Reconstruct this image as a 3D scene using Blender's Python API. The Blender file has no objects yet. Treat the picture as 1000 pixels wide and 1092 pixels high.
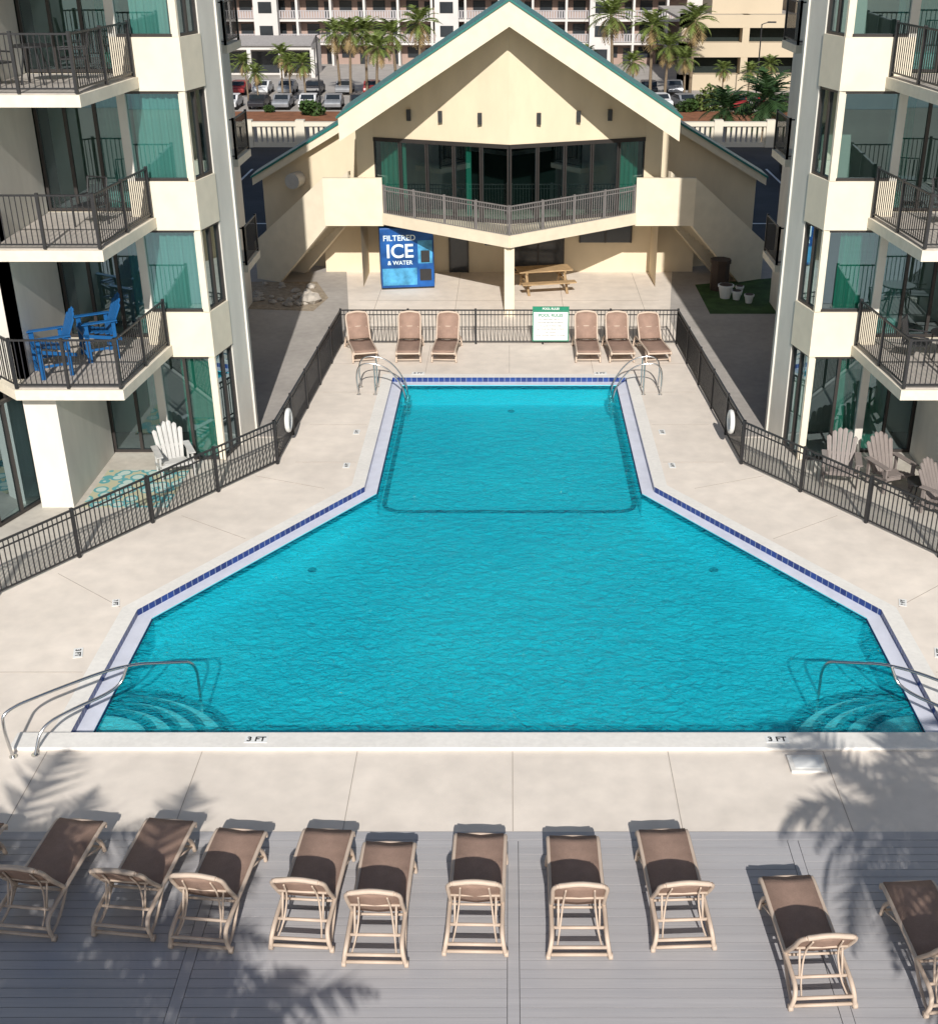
import bpy, math, random, bmesh
from mathutils import Vector, Matrix
random.seed(7)
R=math.radians
# ---------------------------------------------------------------- materials
MATS={}
def mat(name,col,rough=0.7,ns=3.0,amt=0.15,bump=0.0,bs=40.0,metal=0.0,spec=0.3,ns2=None,stretch=(1,1,1),lo2=0.9,hi2=1.05):
    if name in MATS: return MATS[name]
    m=bpy.data.materials.new(name); m.use_nodes=True
    nt=m.node_tree; n=nt.nodes; l=nt.links
    p=n['Principled BSDF']
    p.inputs['Roughness'].default_value=rough; p.inputs['Metallic'].default_value=metal
    p.inputs['Specular IOR Level'].default_value=spec
    tc=n.new('ShaderNodeTexCoord'); mp=n.new('ShaderNodeMapping'); mp.inputs['Scale'].default_value=stretch
    l.new(tc.outputs['Object'],mp.inputs[0])
    no=n.new('ShaderNodeTexNoise'); no.inputs['Scale'].default_value=ns; no.inputs['Detail'].default_value=6; no.inputs['Roughness'].default_value=0.6
    l.new(mp.outputs[0],no.inputs['Vector'])
    cr=n.new('ShaderNodeValToRGB')
    c0=[max(0,c*(1-amt)) for c in col]; c1=[min(1,c*(1+amt*0.8)) for c in col]
    cr.color_ramp.elements[0].position=0.3; cr.color_ramp.elements[1].position=0.7
    cr.color_ramp.elements[0].color=(*c0,1); cr.color_ramp.elements[1].color=(*c1,1)
    l.new(no.outputs[0],cr.inputs[0])
    out=cr.outputs[0]
    if ns2:
        n2=n.new('ShaderNodeTexNoise'); n2.inputs['Scale'].default_value=ns2; n2.inputs['Detail'].default_value=8
        l.new(mp.outputs[0],n2.inputs['Vector'])
        r2=n.new('ShaderNodeMapRange'); r2.inputs[1].default_value=0.3; r2.inputs[2].default_value=0.7; r2.inputs[3].default_value=lo2; r2.inputs[4].default_value=hi2
        l.new(n2.outputs[0],r2.inputs[0])
        mx=n.new('ShaderNodeVectorMath'); mx.operation='SCALE'
        l.new(out,mx.inputs[0]); l.new(r2.outputs[0],mx.inputs['Scale']); out=mx.outputs[0]
    l.new(out,p.inputs['Base Color'])
    if bump>0:
        nb=n.new('ShaderNodeTexNoise'); nb.inputs['Scale'].default_value=bs; nb.inputs['Detail'].default_value=4
        l.new(mp.outputs[0],nb.inputs['Vector'])
        b=n.new('ShaderNodeBump'); b.inputs['Strength'].default_value=bump; b.inputs['Distance'].default_value=0.02
        l.new(nb.outputs[0],b.inputs['Height']); l.new(b.outputs[0],p.inputs['Normal'])
    MATS[name]=m; return m

concrete=mat('pool_deck_concrete',(0.77,0.69,0.605),0.85,0.35,0.11,0.04,60,ns2=2.5,lo2=.91,hi2=1.04)
coping_m=mat('coping_white',(0.80,0.77,0.72),0.7,1.2,0.06,0.03,60,ns2=12,lo2=.92,hi2=1.02)
ledge_m=mat('gutter_ledge',(0.66,0.68,0.77),0.5,3,0.08)
joint_m=mat('joint',(0.42,0.36,0.31),0.9)
greypave=mat('grey_pavement',(0.40,0.37,0.34),0.9,0.5,0.15,0.1,50,ns2=5)
patio_m=mat('patio_slab',(0.52,0.48,0.42),0.8,1.0,0.1,ns2=6)
asphalt=mat('asphalt',(0.055,0.057,0.062),0.9,0.4,0.25,0.3,80,ns2=15)
sand=mat('sand_ground',(0.42,0.37,0.29),0.95,0.1,0.15,ns2=2)
grass_m=mat('grass_m',(0.05,0.10,0.03),0.95,2,0.4,0.6,60,ns2=30)
gravel_m=mat('gravel_m',(0.34,0.28,0.21),0.95,6,0.35,0.8,30,ns2=40)
stone_m=mat('stone_m',(0.42,0.38,0.33),0.9,5,0.3,0.4,20)
ocean_m=mat('ocean_m',(0.02,0.13,0.18),0.15,0.2,0.3,0.5,0.8)
deckunder=mat('deck_under',(0.03,0.03,0.03),0.9)
cream=mat('stucco_cream',(0.77,0.69,0.55),0.85,0.5,0.05,0.12,90,ns2=3,lo2=.94,hi2=1.03)
wallgrey=mat('stucco_pale',(0.68,0.65,0.585),0.85,0.5,0.07,0.12,90,ns2=2.5,stretch=(1,1,0.35),lo2=.91,hi2=1.03)
clubcream=mat('club_stucco',(0.72,0.615,0.45),0.85,0.4,0.05,0.1,90,ns2=2,stretch=(1,1,.4),lo2=.94,hi2=1.03)
clubfascia=mat('club_fascia',(0.76,0.67,0.52),0.8,0.5,0.05,ns2=3,lo2=.94,hi2=1.03)
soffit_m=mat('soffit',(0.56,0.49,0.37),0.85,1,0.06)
slabm=mat('balcony_concrete',(0.74,0.67,0.55),0.8,1,0.08,ns2=6,lo2=.93,hi2=1.03)
balfloor=mat('balcony_floor',(0.44,0.40,0.36),0.8,1,0.1,ns2=8)
bronze=mat('bronze_frame',(0.035,0.03,0.028),0.4,5,0.15,spec=0.5)
blackmetal=mat('black_metal',(0.022,0.022,0.024),0.45,8,0.2,spec=0.5)
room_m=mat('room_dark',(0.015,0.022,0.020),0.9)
roomfloor=mat('room_floor',(0.05,0.045,0.04),0.8)
curt=mat('curtain_teal',(0.36,0.62,0.58),0.9,2,0.08,stretch=(14,14,0.3))
curtg=mat('curtain_green',(0.07,0.36,0.26),0.9,2,0.2,stretch=(14,14,0.3))
tealroof=mat('teal_metal_roof',(0.02,0.16,0.14),0.4,2,0.15,spec=0.5)
steel=mat('stainless_steel',(0.62,0.62,0.62),0.18,6,0.08,metal=1.0)
white_m=mat('white_paint',(0.78,0.78,0.76),0.6,3,0.05)
blacktxt=mat('black_letters',(0.01,0.01,0.012),0.6)
resin=mat('resin_tan',(0.56,0.445,0.355),0.5,5,0.08,0.03)
sling=mat('sling_fabric',(0.37,0.245,0.19),0.9,4,0.14,0.6,260,ns2=60)
blueplastic=mat('blue_plastic',(0.012,0.10,0.28),0.4,6,0.1)
greyplastic=mat('grey_plastic',(0.50,0.49,0.47),0.5,6,0.1)
tanplastic=mat('grey_tan_plastic',(0.235,0.20,0.185),0.5,6,0.1)
woodm=mat('table_wood',(0.42,0.29,0.16),0.7,2,0.3,0.2,20,stretch=(2,12,2))
binm=mat('bin_brown',(0.06,0.04,0.03),0.6)
iceblue=mat('ice_blue',(0.012,0.085,0.30),0.4,1.2,0.6)
icelight=mat('ice_light',(0.07,0.30,0.52),0.4,2.5,0.6)
icewhite=mat('ice_letters',(0.65,0.78,0.82),0.5)
stepm=mat('pool_step',(0.74,0.88,0.88),0.6,1.5,0.05)
darkblue=mat('pool_line',(0.002,0.012,0.07),0.4,4,0.1)
trunk_m=mat('palm_trunk',(0.20,0.15,0.10),0.95,6,0.35,0.6,12,stretch=(1,1,4))
frond_m=mat('palm_frond',(0.13,0.17,0.04),0.6,1.3,0.45,spec=0.3)
frond_d=mat('palm_frond_dry',(0.28,0.20,0.09),0.8,1.3,0.3)
frond_dk=mat('palm_frond_dark',(0.03,0.065,0.02),0.6,1.3,0.45)
leaf_m=mat('leaf',(0.045,0.085,0.02),0.7,1.5,0.5)
leaf_l=mat('leaf_light',(0.09,0.12,0.03),0.7,1.5,0.4)
mulch=mat('mulch_bed',(0.26,0.11,0.055),0.95,1.0,0.35,ns2=8)
hotelwhite=mat('hotel_white',(0.62,0.59,0.56),0.8,0.2,0.08)
hoteltan=mat('hotel_wall',(0.36,0.26,0.22),0.85,0.2,0.12)
hotelrail=mat('hotel_rail',(0.42,0.40,0.41),0.6,0.3,0.08)
hotelglass=mat('hotel_glass',(0.03,0.035,0.04),0.15,0.3,0.3,spec=0.6)
garagem=mat('garage_beige',(0.52,0.43,0.31),0.85,0.15,0.06)
rubber=mat('rubber',(0.02,0.02,0.02),0.8)
carglass=mat('car_glass',(0.02,0.025,0.03),0.08,2,0.1,spec=0.8)
signgreen=mat('sign_green',(0.02,0.22,0.13),0.5)

def special():
    m=bpy.data.materials.new('window_glass'); m.use_nodes=True; nt=m.node_tree; n=nt.nodes; l=nt.links
    n.remove(n['Principled BSDF']); o=n['Material Output']
    tr=n.new('ShaderNodeBsdfTransparent'); tr.inputs[0].default_value=(0.42,0.58,0.56,1)
    gl=n.new('ShaderNodeBsdfGlossy'); gl.inputs['Roughness'].default_value=0.01; gl.inputs[0].default_value=(0.68,0.88,0.96,1)
    lw=n.new('ShaderNodeLayerWeight'); lw.inputs[0].default_value=0.32
    mr=n.new('ShaderNodeMapRange'); mr.inputs[3].default_value=0.20; mr.inputs[4].default_value=0.9
    tc=n.new('ShaderNodeTexCoord'); no=n.new('ShaderNodeTexNoise'); no.inputs['Scale'].default_value=0.9
    b=n.new('ShaderNodeBump'); b.inputs['Strength'].default_value=0.10
    l.new(tc.outputs['Object'],no.inputs['Vector']); l.new(no.outputs[0],b.inputs['Height']); l.new(b.outputs[0],gl.inputs['Normal'])
    l.new(lw.outputs['Facing'],mr.inputs[0]); mx=n.new('ShaderNodeMixShader')
    l.new(mr.outputs[0],mx.inputs[0]); l.new(tr.outputs[0],mx.inputs[1]); l.new(gl.outputs[0],mx.inputs[2]); l.new(mx.outputs[0],o.inputs[0])
    MATS['glass']=m
    m=bpy.data.materials.new('pool_water'); m.use_nodes=True; nt=m.node_tree; n=nt.nodes; l=nt.links
    p=n['Principled BSDF']; o=n['Material Output']
    p.inputs['Base Color'].default_value=(0.006,0.47,0.58,1); p.inputs['Roughness'].default_value=0.06; p.inputs['IOR'].default_value=1.33
    tc=n.new('ShaderNodeTexCoord'); mp=n.new('ShaderNodeMapping'); mp.inputs['Scale'].default_value=(0.9,1.25,1)
    l.new(tc.outputs['Object'],mp.inputs[0])
    n1=n.new('ShaderNodeTexNoise'); n1.inputs['Scale'].default_value=7.0; n1.inputs['Detail'].default_value=4; n1.inputs['Distortion'].default_value=0.9
    n2=n.new('ShaderNodeTexNoise'); n2.inputs['Scale'].default_value=1.6; n2.inputs['Detail'].default_value=3; n2.inputs['Distortion'].default_value=0.6
    n3=n.new('ShaderNodeTexVoronoi'); n3.feature='SMOOTH_F1'; n3.inputs['Scale'].default_value=4.2
    ds=n.new('ShaderNodeMixRGB'); ds.inputs[0].default_value=0.12
    l.new(mp.outputs[0],ds.inputs[1]); l.new(n2.outputs['Color'],ds.inputs[2]); l.new(ds.outputs[0],n3.inputs['Vector'])
    l.new(mp.outputs[0],n1.inputs[0]); l.new(mp.outputs[0],n2.inputs[0])
    b=n.new('ShaderNodeBump'); b.inputs['Strength'].default_value=1.0; b.inputs['Distance'].default_value=0.15
    b2=n.new('ShaderNodeBump'); b2.inputs['Strength'].default_value=0.5; b2.inputs['Distance'].default_value=0.25
    b3=n.new('ShaderNodeBump'); b3.inputs['Strength'].default_value=0.6; b3.inputs['Distance'].default_value=0.12
    l.new(n2.outputs[0],b2.inputs['Height']); l.new(n3.outputs['Distance'],b3.inputs['Height']); l.new(b2.outputs[0],b3.inputs['Normal'])
    l.new(n1.outputs[0],b.inputs['Height']); l.new(b3.outputs[0],b.inputs['Normal'])
    l.new(b.outputs[0],p.inputs['Normal'])
    tr=n.new('ShaderNodeBsdfTransparent'); tr.inputs[0].default_value=(0.48,0.94,0.97,1)
    mx=n.new('ShaderNodeMixShader'); mx.inputs[0].default_value=0.47
    l.new(tr.outputs[0],mx.inputs[1]); l.new(p.outputs[0],mx.inputs[2]); l.new(mx.outputs[0],o.inputs[0])
    MATS['water']=m
    m=bpy.data.materials.new('pool_floor'); m.use_nodes=True; nt=m.node_tree; n=nt.nodes; l=nt.links
    p=n['Principled BSDF']; p.inputs['Roughness'].default_value=0.7
    tc=n.new('ShaderNodeTexCoord'); no=n.new('ShaderNodeTexNoise'); no.inputs['Scale'].default_value=0.35; no.inputs['Detail'].default_value=8
    l.new(tc.outputs['Object'],no.inputs[0]); cr=n.new('ShaderNodeValToRGB')
    cr.color_ramp.elements[0].position=0.35; cr.color_ramp.elements[0].color=(0.055,0.62,0.74,1)
    cr.color_ramp.elements[1].position=0.7; cr.color_ramp.elements[1].color=(0.11,0.78,0.86,1)
    l.new(no.outputs[0],cr.inputs[0]); l.new(cr.outputs[0],p.inputs['Base Color']); MATS['poolfloor']=m
    m=bpy.data.materials.new('blue_tile'); m.use_nodes=True; nt=m.node_tree; n=nt.nodes; l=nt.links
    p=n['Principled BSDF']; p.inputs['Roughness'].default_value=0.2
    tc=n.new('ShaderNodeTexCoord'); br=n.new('ShaderNodeTexBrick'); br.offset=0.0
    br.inputs['Color1'].default_value=(0.005,0.025,0.14,1); br.inputs['Color2'].default_value=(0.01,0.05,0.24,1); br.inputs['Mortar'].default_value=(0.26,0.31,0.40,1)
    br.inputs['Scale'].default_value=1.0; br.inputs['Brick Width'].default_value=0.155; br.inputs['Row Height'].default_value=0.155; br.inputs['Mortar Size'].default_value=0.008
    l.new(tc.outputs['UV'],br.inputs[0]); l.new(br.outputs[0],p.inputs['Base Color']); MATS['tile']=m
    m=bpy.data.materials.new('composite_board'); m.use_nodes=True; nt=m.node_tree; n=nt.nodes; l=nt.links
    p=n['Principled BSDF']; p.inputs['Roughness'].default_value=0.65
    tc=n.new('ShaderNodeTexCoord'); mp=n.new('ShaderNodeMapping'); mp.inputs['Scale'].default_value=(0.12,6.9,1)
    l.new(tc.outputs['Object'],mp.inputs[0])
    no=n.new('ShaderNodeTexNoise'); no.inputs['Scale'].default_value=1.0; no.inputs['Detail'].default_value=1
    g=n.new('ShaderNodeTexNoise'); g.inputs['Scale'].default_value=12; g.inputs['Detail'].default_value=6
    l.new(mp.outputs[0],no.inputs[0]); l.new(mp.outputs[0],g.inputs[0])
    ad=n.new('ShaderNodeMath'); ad.operation='ADD'; l.new(no.outputs[0],ad.inputs[0]); l.new(g.outputs[0],ad.inputs[1])
    cr=n.new('ShaderNodeValToRGB'); cr.color_ramp.elements[0].position=0.35; cr.color_ramp.elements[1].position=0.7
    hf=n.new('ShaderNodeMath'); hf.operation='MULTIPLY'; hf.inputs[1].default_value=0.5; l.new(ad.outputs[0],hf.inputs[0])
    cr.color_ramp.elements[0].color=(0.37,0.36,0.37,1); cr.color_ramp.elements[1].color=(0.46,0.445,0.45,1)
    l.new(hf.outputs[0],cr.inputs[0]); l.new(cr.outputs[0],p.inputs['Base Color']); MATS['board']=m
    m=bpy.data.materials.new('patio_rug'); m.use_nodes=True; nt=m.node_tree; n=nt.nodes; l=nt.links
    p=n['Principled BSDF']; p.inputs['Roughness'].default_value=0.95
    tc=n.new('ShaderNodeTexCoord'); v=n.new('ShaderNodeTexVoronoi'); v.inputs['Scale'].default_value=3.2
    l.new(tc.outputs['Object'],v.inputs[0]); cr=n.new('ShaderNodeValToRGB'); cr.color_ramp.interpolation='CONSTANT'
    cr.color_ramp.elements[0].color=(0.45,0.55,0.50,1); cr.color_ramp.elements[1].position=0.38; cr.color_ramp.elements[1].color=(0.10,0.32,0.34,1)
    e=cr.color_ramp.elements.new(0.55); e.color=(0.45,0.44,0.3,1)
    l.new(v.outputs['Distance'],cr.inputs[0]); l.new(cr.outputs[0],p.inputs['Base Color']); MATS['rug']=m
special()

# ---------------------------------------------------------------- mesh builder
class B:
    def __init__(s,fx=1.0,ox=0.0): s.v=[]; s.f=[]; s.fx=fx; s.ox=ox
    def add(s,vs,fs):
        o=len(s.v)
        for p in vs: s.v.append((s.fx*(p[0]+s.ox),p[1],p[2]))
        for f in fs: s.f.append(tuple(i+o for i in (f if s.fx>0 else reversed(f))))
    def box(s,x0,x1,y0,y1,z0,z1):
        s.add([(x0,y0,z0),(x1,y0,z0),(x1,y1,z0),(x0,y1,z0),(x0,y0,z1),(x1,y0,z1),(x1,y1,z1),(x0,y1,z1)],
              [(0,3,2,1),(4,5,6,7),(0,1,5,4),(1,2,6,5),(2,3,7,6),(3,0,4,7)])
    def seg(s,p,q,z0,z1,t0,t1,a=None,b=None):
        p=Vector(p);q=Vector(q);d=(q-p);L=d.length;d/=L;n=Vector((-d.y,d.x))
        if a is None:a=0
        if b is None:b=L
        c=[p+d*a+n*t0,p+d*b+n*t0,p+d*b+n*t1,p+d*a+n*t1]
        s.add([(k.x,k.y,z) for z in(z0,z1) for k in c],[(0,3,2,1),(4,5,6,7),(0,1,5,4),(1,2,6,5),(2,3,7,6),(3,0,4,7)])
    def prism(s,pts,z0,z1):
        n=len(pts)
        s.add([(x,y,z0) for x,y in pts]+[(x,y,z1) for x,y in pts],
              [tuple(reversed(range(n))),tuple(range(n,2*n))]+[(i,(i+1)%n,n+(i+1)%n,n+i) for i in range(n)])
    def sheet(s,pts,z):
        s.add([(x,y,z) for x,y in pts],[tuple(range(len(pts)))])
    def extr(s,pts3,off):
        off=Vector(off);n=len(pts3)
        s.add([Vector(p) for p in pts3]+[Vector(p)+off for p in pts3],
              [tuple(range(n)),tuple(reversed(range(n,2*n)))]+[(i,n+i,n+(i+1)%n,(i+1)%n) for i in range(n)])
    def tube(s,pts,r,n=8,r2=None,cap=True):
        pts=[Vector(p) for p in pts]; m=len(pts)
        prev=None; vs=[]
        for i,p in enumerate(pts):
            d=(pts[min(i+1,m-1)]-pts[max(i-1,0)]).normalized()
            if prev is None:
                a=Vector((0,0,1)) if abs(d.z)<0.9 else Vector((1,0,0)); u=d.cross(a).normalized()
            else: u=(prev-d*prev.dot(d)).normalized()
            prev=u; w=d.cross(u); rr=r if r2 is None else r+(r2-r)*i/(m-1)
            for k in range(n):
                t=2*math.pi*k/n; vs.append(p+(u*math.cos(t)+w*math.sin(t))*rr)
        fs=[(i*n+k,i*n+(k+1)%n,(i+1)*n+(k+1)%n,(i+1)*n+k) for i in range(m-1) for k in range(n)]
        if cap: fs+= [tuple(reversed(range(n))),tuple((m-1)*n+k for k in range(n))]
        s.add(vs,fs)
    def obj(s,name,m,parent=None,smooth=False,bevel=0):
        me=bpy.data.meshes.new(name); me.from_pydata(s.v,[],s.f); me.update()
        ob=bpy.data.objects.new(name,me); bpy.context.collection.objects.link(ob)
        if isinstance(m,str): m=MATS[m]
        me.materials.append(m)
        if smooth:
            for p in me.polygons:p.use_smooth=True
        if parent: ob.parent=parent
        if bevel:
            md=ob.modifiers.new('bevel','BEVEL'); md.width=bevel; md.segments=2; md.limit_method='ANGLE'
        return ob
def E(name,loc=(0,0,0),rz=0,sc=1):
    e=bpy.data.objects.new(name,None); bpy.context.collection.objects.link(e); e.location=loc; e.rotation_euler=(0,0,rz); e.scale=(sc,)*3; e.empty_display_size=0.2; return e
def text(name,body,size,loc,rot,m,parent=None,ext=0.002,align='CENTER',bold=0.0):
    c=bpy.data.curves.new(name,'FONT'); c.body=body; c.size=size; c.align_x=align; c.align_y='CENTER'; c.extrude=ext; c.offset=bold
    o=bpy.data.objects.new(name,c); bpy.context.collection.objects.link(o); o.location=loc; o.rotation_euler=rot; c.materials.append(m)
    if parent:o.parent=parent
    return o
def smoothpath(pts,it=2):
    pts=[Vector(p) for p in pts]
    for _ in range(it):
        o=[pts[0]]
        for a,b in zip(pts[:-1],pts[1:]): o+= [a*0.75+b*0.25,a*0.25+b*0.75]
        o.append(pts[-1]); pts=o
    return pts
def clone(src,name,loc,rz=0,sc=1):
    e=E(name,loc,rz,sc)
    for c in src.children:
        o=c.copy(); bpy.context.collection.objects.link(o); o.parent=e
    return e

# ---------------------------------------------------------------- ground
hx0,hx1,hy0,hy1=-16,16,13.34,47
g=B()
def gq(x0,x1,y0,y1,z0=-0.03,z1=-0.03): g.add([(x0,y0,z0),(x1,y0,z0),(x1,y1,z1),(x0,y1,z1)],[(0,1,2,3)])
gq(-600,600,-30,hy0); gq(-600,hx0,hy0,hy1); gq(hx1,600,hy0,hy1); gq(-600,600,hy1,74)
gq(-600,600,74,88,-0.03,-6); gq(-600,600,88,2500,-6,-6)
g.add([(-600,-400,-9),(600,-400,-9),(600,-30,-0.03),(-600,-30,-0.03)],[(0,1,2,3)])
g.obj('ground',sand)
s=B(); s.sheet([(-3000,-4000),(3000,-4000),(3000,-36),(-3000,-36)],-0.16); s.obj('sea_water',ocean_m)
O=[(-6.95,15.65),(6.95,15.65),(6.95,19.5),(3.3,25.0),(3.3,32.4),(-3.3,32.4),(-3.3,25.0),(-6.95,19.5)]
def inset(P,D):
    n=len(P); L=[]
    for i in range(n):
        a=Vector(P[i]);b=Vector(P[(i+1)%n]);d=(b-a).normalized();nn=Vector((-d.y,d.x)); L.append((a+nn*D[i],d))
    out=[]
    for i in range(n):
        p,d=L[i-1];q,e=L[i]; den=d.x*e.y-d.y*e.x; w=q-p; t=(w.x*e.y-w.y*e.x)/den; r=p+d*t; out.append((r.x,r.y))
    return out
W=inset(O,[0.04]+[0.28]*7)
OC=inset(O,[-0.32]+[-0.30]*7)
def ring(b,outer,inner,z):
    n=len(outer)
    for i in range(n):
        j=(i+1)%n
        b.add([(*outer[i],z),(*outer[j],z),(*inner[j],z),(*inner[i],z)],[(0,1,2,3)])
def holed(name,outer,inner,z,m):
    bm=bmesh.new(); es=[]
    for P in(outer,inner):
        vs=[bm.verts.new((x,y,z)) for x,y in P]
        for i in range(len(vs)): es.append(bm.edges.new((vs[i],vs[(i+1)%len(vs)])))
    bmesh.ops.triangle_fill(bm,use_beauty=True,use_dissolve=False,edges=es,normal=(0,0,1))
    me=bpy.data.meshes.new(name); bm.to_mesh(me); bm.free(); me.materials.append(m)
    o=bpy.data.objects.new(name,me); bpy.context.collection.objects.link(o); return o
holed('pool_deck_pavement',[(hx0,hy0),(hx1,hy0),(hx1,hy1),(hx0,hy1)],OC,0.0,concrete)
pool=E('swimming_pool')
b=B(); ring(b,OC,O,0.0); b.obj('coping',coping_m,pool)
b=B(); b.box(-7.75,7.9,15.20,15.62,0.0,0.06); b.obj('front_coping_beam',coping_m,pool,bevel=0.02)
def uvwall(P,z0,z1,name,m,parent):
    me=bpy.data.meshes.new(name); vs=[];fs=[];uv=[];acc=0
    for i in range(len(P)):
        a=Vector(P[i]);c=Vector(P[(i+1)%len(P)]);L=(c-a).length;o=len(vs)
        vs+=[(a.x,a.y,z0),(c.x,c.y,z0),(c.x,c.y,z1),(a.x,a.y,z1)]; fs.append((o+1,o,o+3,o+2)); uv+=[(acc+L,0),(acc,0),(acc,z1-z0),(acc+L,z1-z0)]; acc+=L
    me.from_pydata(vs,[],fs); ul=me.uv_layers.new()
    for i,u in enumerate(uv): ul.data[i].uv=u
    me.materials.append(MATS[m]); o=bpy.data.objects.new(name,me); bpy.context.collection.objects.link(o); o.parent=parent
uvwall(O,-0.14,-0.0,'waterline_tile','tile',pool)
b=B(); ring(b,O,W,-0.13); b.obj('gutter_ledge',ledge_m,pool)
ZF=-0.72
b=B()
for i in range(8):
    a=W[i];c=W[(i+1)%8]; b.add([(*a,ZF),(*c,ZF),(*c,-0.13),(*a,-0.13)],[(1,0,3,2)])
b.obj('basin_wall','poolfloor',pool)
b=B()
for i in range(8):
    a=Vector(W[i]);c=Vector(W[(i+1)%8]); b.seg(a,c,-0.24,-0.150,-0.004,0.028 if i else .02)
b.obj('waterline_trim',darkblue,pool)
b=B(); b.sheet(W,ZF); b.obj('basin_floor','poolfloor',pool)
b=B(); b.sheet([(x*0.9999,y) for x,y in W],-0.155); b.obj('water','water',pool)
b=B()
pl=[(-2.93,32.05),(-2.93,25.55),(-2.85,25.3),(-2.6,25.15),(2.6,25.15),(2.85,25.3),(2.93,25.55),(2.93,32.05)]
for a,c in zip(pl[:-1],pl[1:]): b.seg(a,c,ZF+0.004,ZF+0.03,-0.055,0.055)
b.obj('floor_line',darkblue,pool)
for sx in(-1,1):
    cx=sx*6.67; cy=15.69
    for k,(r,z) in enumerate([(2.15,-0.52),(1.75,-0.42),(1.35,-0.32),(0.95,-0.22)]):
        arc=[(cx-sx*r*math.sin(t),cy+0.85*r*math.cos(t)) for t in [R(a) for a in range(0,91,6)]]
        P=[(cx,cy)]+arc
        if sx<0: P=[(cx,cy)]+list(reversed(arc))
        b=B(); b.prism(P,ZF,z); b.obj('entry_step',stepm,pool)
        b=B(); b.tube([(x,y,z+0.0) for x,y in arc],0.06,6); b.obj('step_nosing',darkblue,pool)
b=B()
for x,y in[(-4.15,22.35),(4.3,22.35),(0.05,31.6)]:
    c=[(x+0.1*math.cos(t*.3927*2),y+0.1*math.sin(t*.3927*2)) for t in range(8)]; b.prism(c,ZF,ZF+0.02)
b.obj('drain',darkblue,pool)
def marker(x,y,z,rz,body,size=0.16,w=0.36,d=0.17,nm='depth_marker'):
    e=E(nm,(x,y,z),rz); q=B(); q.box(-w/2,w/2,-d/2,d/2,0,0.006); q.obj('plaque',white_m,e)
    text('lettering',body,size,(0,-0.005,0.008),(0,0,0),blacktxt,e,0.001,bold=.004)
marker(-3.95,15.42,0.061,0,'3 FT'); marker(4.18,15.42,0.061,0,'3 FT')
marker(-7.57,18.0,0.004,R(-75),'3 FT',0.13,0.32,0.16)
marker(7.55,18.0,0.004,R(75),'3 FT',0.13,0.32,0.16)
marker(-7.42,19.75,0.004,R(-75),'3 FT',0.11,0.26,0.14); marker(7.42,19.75,0.004,R(75),'3 FT',0.11,0.26,0.14)
for sx in(-1,1):
    marker(sx*3.85,28.3,0.004,-sx*R(90),'5 FT',0.11,0.3,0.16); marker(sx*3.85,26.2,0.004,-sx*R(90),'4 FT',0.11,0.3,0.16)
    marker(sx*2.6,32.75,0.004,0,'5 FT',0.14,0.36,0.2)
b=B()
for k in range(-6,7): b.box(0.05+2.4*k-0.006,0.05+2.4*k+0.006,13.36,15.19,0.0005,0.004)
for sx in(-1,1):
    for y in(26.4,28.8,31.2,33.6): b.box(min(sx*3.65,sx*5.1),max(sx*3.65,sx*5.1),y-0.006,y+0.006,0.0005,0.004)
    for (a,c) in [((sx*7.3,19.6),(sx*8.9,20.9)),((sx*5.5,22.4),(sx*7.1,23.5)),((sx*7.3,17.4),(sx*12,17.4)),((sx*4.2,24.9),(sx*5.9,25.6))]:
        b.seg(a,c,0.0005,0.004,-0.006,0.006)
for x in(-2.4,0.0,2.4): b.box(x-0.006,x+0.006,32.8,35.3,0.0005,0.004)
for x in(-4.5,-1.8,1.8,4.5): b.box(x-0.008,x+0.008,35.6,43.8,0.0005,0.004)
for y in(37.2,40.2): b.box(-5.1,5.1,y-0.008,y+0.008,0.0045,0.006)
b.obj('pavement_joint',joint_m)
e=E('skimmer_cover',(4.52,14.85,0)); b=B(); b.box(-.27,.27,-.2,.2,0,.05); b.obj('lid',coping_m,e,bevel=0.01); b=B(); b.box(-.2,.2,-.13,.13,.05,.056); b.obj('plate',white_m,e)

dk=E('composite_deck')
b=B(); b.box(-16,16,1.5,13.33,-0.029,-0.012); b.obj('substrate',deckunder,dk)
b=B(); seams=[-11.85,-7.9,-3.95,0.05,3.95,7.9,11.85]
xs=[-16]+seams+[16]
for i in range(len(xs)-1):
    x0=xs[i]+(0.078 if i>0 else 0); x1=xs[i+1]-(0.078 if i<len(xs)-2 else 0)
    y=13.16
    while y>1.5:
        b.box(x0,x1,y-0.136,y,-0.012,0.012+random.uniform(-.0012,.0012)); y-=0.145
for x in seams: b.box(x-0.07,x+0.07,1.5,13.16,-0.012,0.014)
b.box(-16,16,13.17,13.335,-0.012,0.014)
b.obj('boards','board',dk)

b=B()
for sx in(-1,1):
    P=[(sx*5.45,28.0),(sx*10,28.0),(sx*10,46.9),(sx*6.4,46.9),(sx*5.2,38)]
    if sx<0:P=P[::-1]
    b.sheet(P,0.0075)
b.obj('side_pavement',greypave)
b=B()
for sx in(-1,1):
    P=[(sx*5.65,26.4),(sx*9.9,20.05),(sx*16,20.05),(sx*16,27.9),(sx*5.65,27.9)]
    if sx<0:P=P[::-1]
    b.sheet(P,0.005)
b.obj('patio_floor',patio_m)
b=B(); b.sheet([(-16,47.1),(-90,47.1),(-90,73),(90,73),(90,47.1)][::-1],-0.01)
b.obj('asphalt_parking_lot',asphalt)
b=B()
for k in range(-16,17):
    if abs(k)>2: b.box(k*2.7-.06,k*2.7+.06,60,65,-0.006,-0.002)
b.box(-60,60,52.0,52.15,-0.006,-0.002)
b.obj('parking_lines',white_m)
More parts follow.
